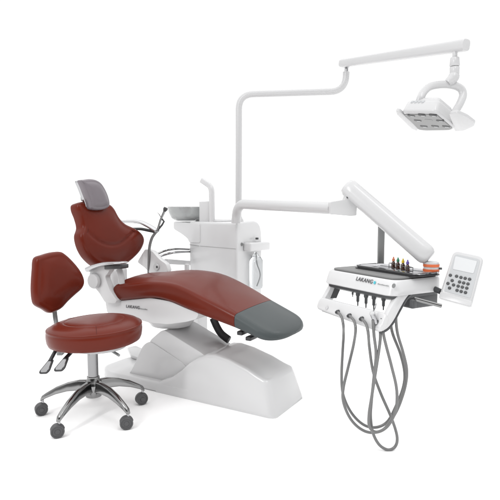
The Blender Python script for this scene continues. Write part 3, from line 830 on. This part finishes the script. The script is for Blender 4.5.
for kx in range(5):
    a = math.radians(106.7 + 72 * kx); dv = V((math.cos(a), math.sin(a), 0)); sd = V((-dv.y, dv.x, 0))
    prof = [(.022, .132, .020, .024), (.06, .134, .018, .021), (.11, .126, .016, .018), (.16, .109, .0145, .015), (.205, .086, .013, .011), (.222, .075, .012, .010), (.228, .068, .009, .007)]
    rings = []
    for r, z, w_, h_ in prof:
        q = fillet_closed([V((-w_, -h_)), V((w_, -h_)), V((w_ * .62, h_)), V((-w_ * .62, h_))], .006, 3)
        rings.append([colb + dv * r + sd * p.x + VZ * (z + p.y) for p in q])
    leg = G().loft(rings).build('leg', STEEL, stool, sharp=50)
    cc = colb + dv * .222
    ca = math.radians(random.uniform(-50, 50)) + a + PI / 2
    ca = [math.radians(d_) for d_ in (-60, -62, -68, -75, -58)][kx]
    ax = V((math.cos(ca), math.sin(ca), 0)); tr = V((-ax.y, ax.x, 0))
    stem = G().lathe([(.006, .035), (.006, .072)], cc, VZ, 12).build('caster_stem', CHROME, leg)
    w0 = cc + tr * -.006
    for sg in (-1, 1):
        G().lathe([(.008, .002), (.022, .002), (.0265, .005), (.0265, .0125), (.0245, .016), (.0205, .016), (.0192, .0138), (.0105, .0138), (.0090, .0165), (.002, .017)], w0 + VZ * .0265, ax * sg, 26).build('caster', CAST, leg)
    hood = [w0 + ax * s_ for s_ in (-.006, .006)]
    g = G(); ringsh = []
    arcn = [w0 + tr * (math.cos(t_) * .0225) + VZ * (.0265 + math.sin(t_) * .0225) for t_ in [lerp(.25, PI * .9, i / 12) for i in range(13)]]
    g.tube(arcn, .0062, 10, 1.7, ax, 3).build('caster_hood', CAST, leg)
# levers
for (u0, v0, u1, v1, u2, v2, dep) in ((57.5, 347, 50, 361, 42.5, 373.5, 2.12), (71.5, 352, 65, 359, 57.5, 371, 2.06)):
    a_, b_, c_ = P(u0, v0, dep), P(u1, v1, dep - .04), P(u2, v2, dep - .07)
    lv = G().tube([a_, lerp(a_, b_, .5), b_], .009, 10, .7).build('lever', BLACK, stool)
    d_ = (c_ - b_); sd = V((.95, -.2, .1)).normalized()
    pad = [b_ + sd * x * .03 + d_ * y for x, y in [(-.35, -.15), (.35, -.15), (.75, .75), (.55, 1), (-.55, 1), (-.75, .8)]]
    nn_ = sd.cross(d_).normalized()
    if nn_.y > 0: nn_ = -nn_
    G().prism(fillet_closed(pad, .006, 3), nn_ * -.007, .003).build('paddle_rim', BLACK, lv)
    pc = sum(pad, V()) / len(pad)
    G().prism(fillet_closed([pc + (p - pc) * .78 + nn_ * .0012 for p in pad], .005, 3), nn_ * -.003, .001, 1).build('paddle', DCHR, lv)
G().tube([P(112, 351, 2.1), P(119, 355.3, 2.06)], .006, 10).build('height_lever', SATIN, stool)
G().box(P(60.5, 350, 2.16), V((.012, 0, 0)), V((0, .015, 0)), V((0, 0, .02)), .003).build('tilt_bracket', SATIN, stool)
# backrest
sbn = V((math.cos(math.radians(-34)), math.sin(math.radians(-34)), 0)); sbe = V((-sbn.y, sbn.x, 0))
tl = math.radians(6); sn = sbn * math.cos(tl) + VZ * math.sin(tl); su = -sbn * math.sin(tl) + VZ * math.cos(tl)
sbo = V((-.83, 2.30, .56))
spx = [(38, 258), (45, 254.5), (54, 252), (62, 251.5), (67, 254), (74, 260.5), (81, 269), (85, 276.5), (86, 283), (83.5, 289), (77, 295), (70, 301.5), (64, 308), (58, 311.5), (52, 313), (46, 309.5), (39, 305.5), (36.5, 300), (35.5, 288), (36.5, 270)]
sout = smooth(back_outline(spx, sbo, sn, sbe, su), 5, True)
sb = G().cushion(sout, sbo - sn * .045, sbe, su, sn, .045, .020, .014, .5).build('backrest', RED, stool, sharp=60)
scy_ = sum(p.y for p in sout) / len(sout); scx_ = sum(p.x for p in sout) / len(sout)
G().cushion([V(((p.x - scx_) * .9 + scx_, (p.y - scy_) * .9 + scy_)) for p in sout], sbo - sn * .055, sbe, su, sn, .012, .004, 0, .5).build('back_cover', BLACK, stool)
st_ = [P(54, 296, 2.33), P(54.5, 310, 2.32), P(56, 322, 2.31), P(60, 345, 2.26)]
st2 = smooth(st_, 6)
st2.append(V((cx0 - .03, cy0 + .02, .325)))
G().tube(st2, .012, 12, .5, sbn).build('back_stem', SATIN, stool)

# ================================================================== CAMERA, LIGHT, WORLD
cam = bpy.data.cameras.new('camera'); co = bpy.data.objects.new('camera', cam); COL.objects.link(co)
cam.sensor_width = 36; cam.lens = 36 * F / 500; cam.clip_start = .05; cam.clip_end = 500
co.location = CAM * S; co.rotation_euler = (PI / 2 - PITCH, 0, 0)
sc.camera = co
def area(name, loc, target, size, power, col=(1, 1, 1)):
    l = bpy.data.lights.new(name, 'AREA'); l.shape = 'RECTANGLE'; l.size, l.size_y = size; l.energy = power; l.color = col
    o = bpy.data.objects.new(name, l); COL.objects.link(o); o.location = loc
    d = V(target) - V(loc); o.rotation_euler = d.to_track_quat('-Z', 'Y').to_euler()
    return o
area('strip_softbox', (-2.2, -.3, 3.1), (-.5, 3.0, .6), (.30, 1.5), 46)
area('top_strip', (.9, .6, 3.6), (.2, 3.0, .6), (.4, 1.5), 16)
w = bpy.data.worlds.new('World'); sc.world = w; w.use_nodes = True
nt = w.node_tree; N = nt.nodes; L = nt.links
bg = N['Background']
# white surround; overhead glow added to whiten the floor, dark cone added for chrome reflections
tc = N.new('ShaderNodeTexCoord'); sx = N.new('ShaderNodeSeparateXYZ'); L.new(tc.outputs['Generated'], sx.inputs['Vector'])
def mrange(src, a, b, c, d):
    m = N.new('ShaderNodeMapRange'); m.interpolation_type = 'SMOOTHSTEP'
    for k_, v_ in zip(('From Min', 'From Max', 'To Min', 'To Max'), (a, b, c, d)): m.inputs[k_].default_value = v_
    L.new(src, m.inputs['Value']); return m.outputs['Result']
def mathn(op, a, b):
    m = N.new('ShaderNodeMath'); m.operation = op
    for i, q in enumerate((a, b)):
        if isinstance(q, (int, float)): m.inputs[i].default_value = q
        else: L.new(q, m.inputs[i])
    return m.outputs[0]
dim = mrange(sx.outputs['Y'], -.95, -.55, .06, 1.06)
top = mrange(sx.outputs['Z'], .45, .75, 0, .85)
st = mathn('ADD', dim, top)
L.new(st, bg.inputs['Strength'])
bg.inputs['Color'].default_value = (1, 1, 1, 1)
sc.view_settings.view_transform = 'Standard'; sc.view_settings.look = 'None'; sc.view_settings.exposure = 0; sc.view_settings.gamma = 1
sc.render.engine = 'CYCLES'
sc.cycles.max_bounces = 10; sc.cycles.use_denoising = True
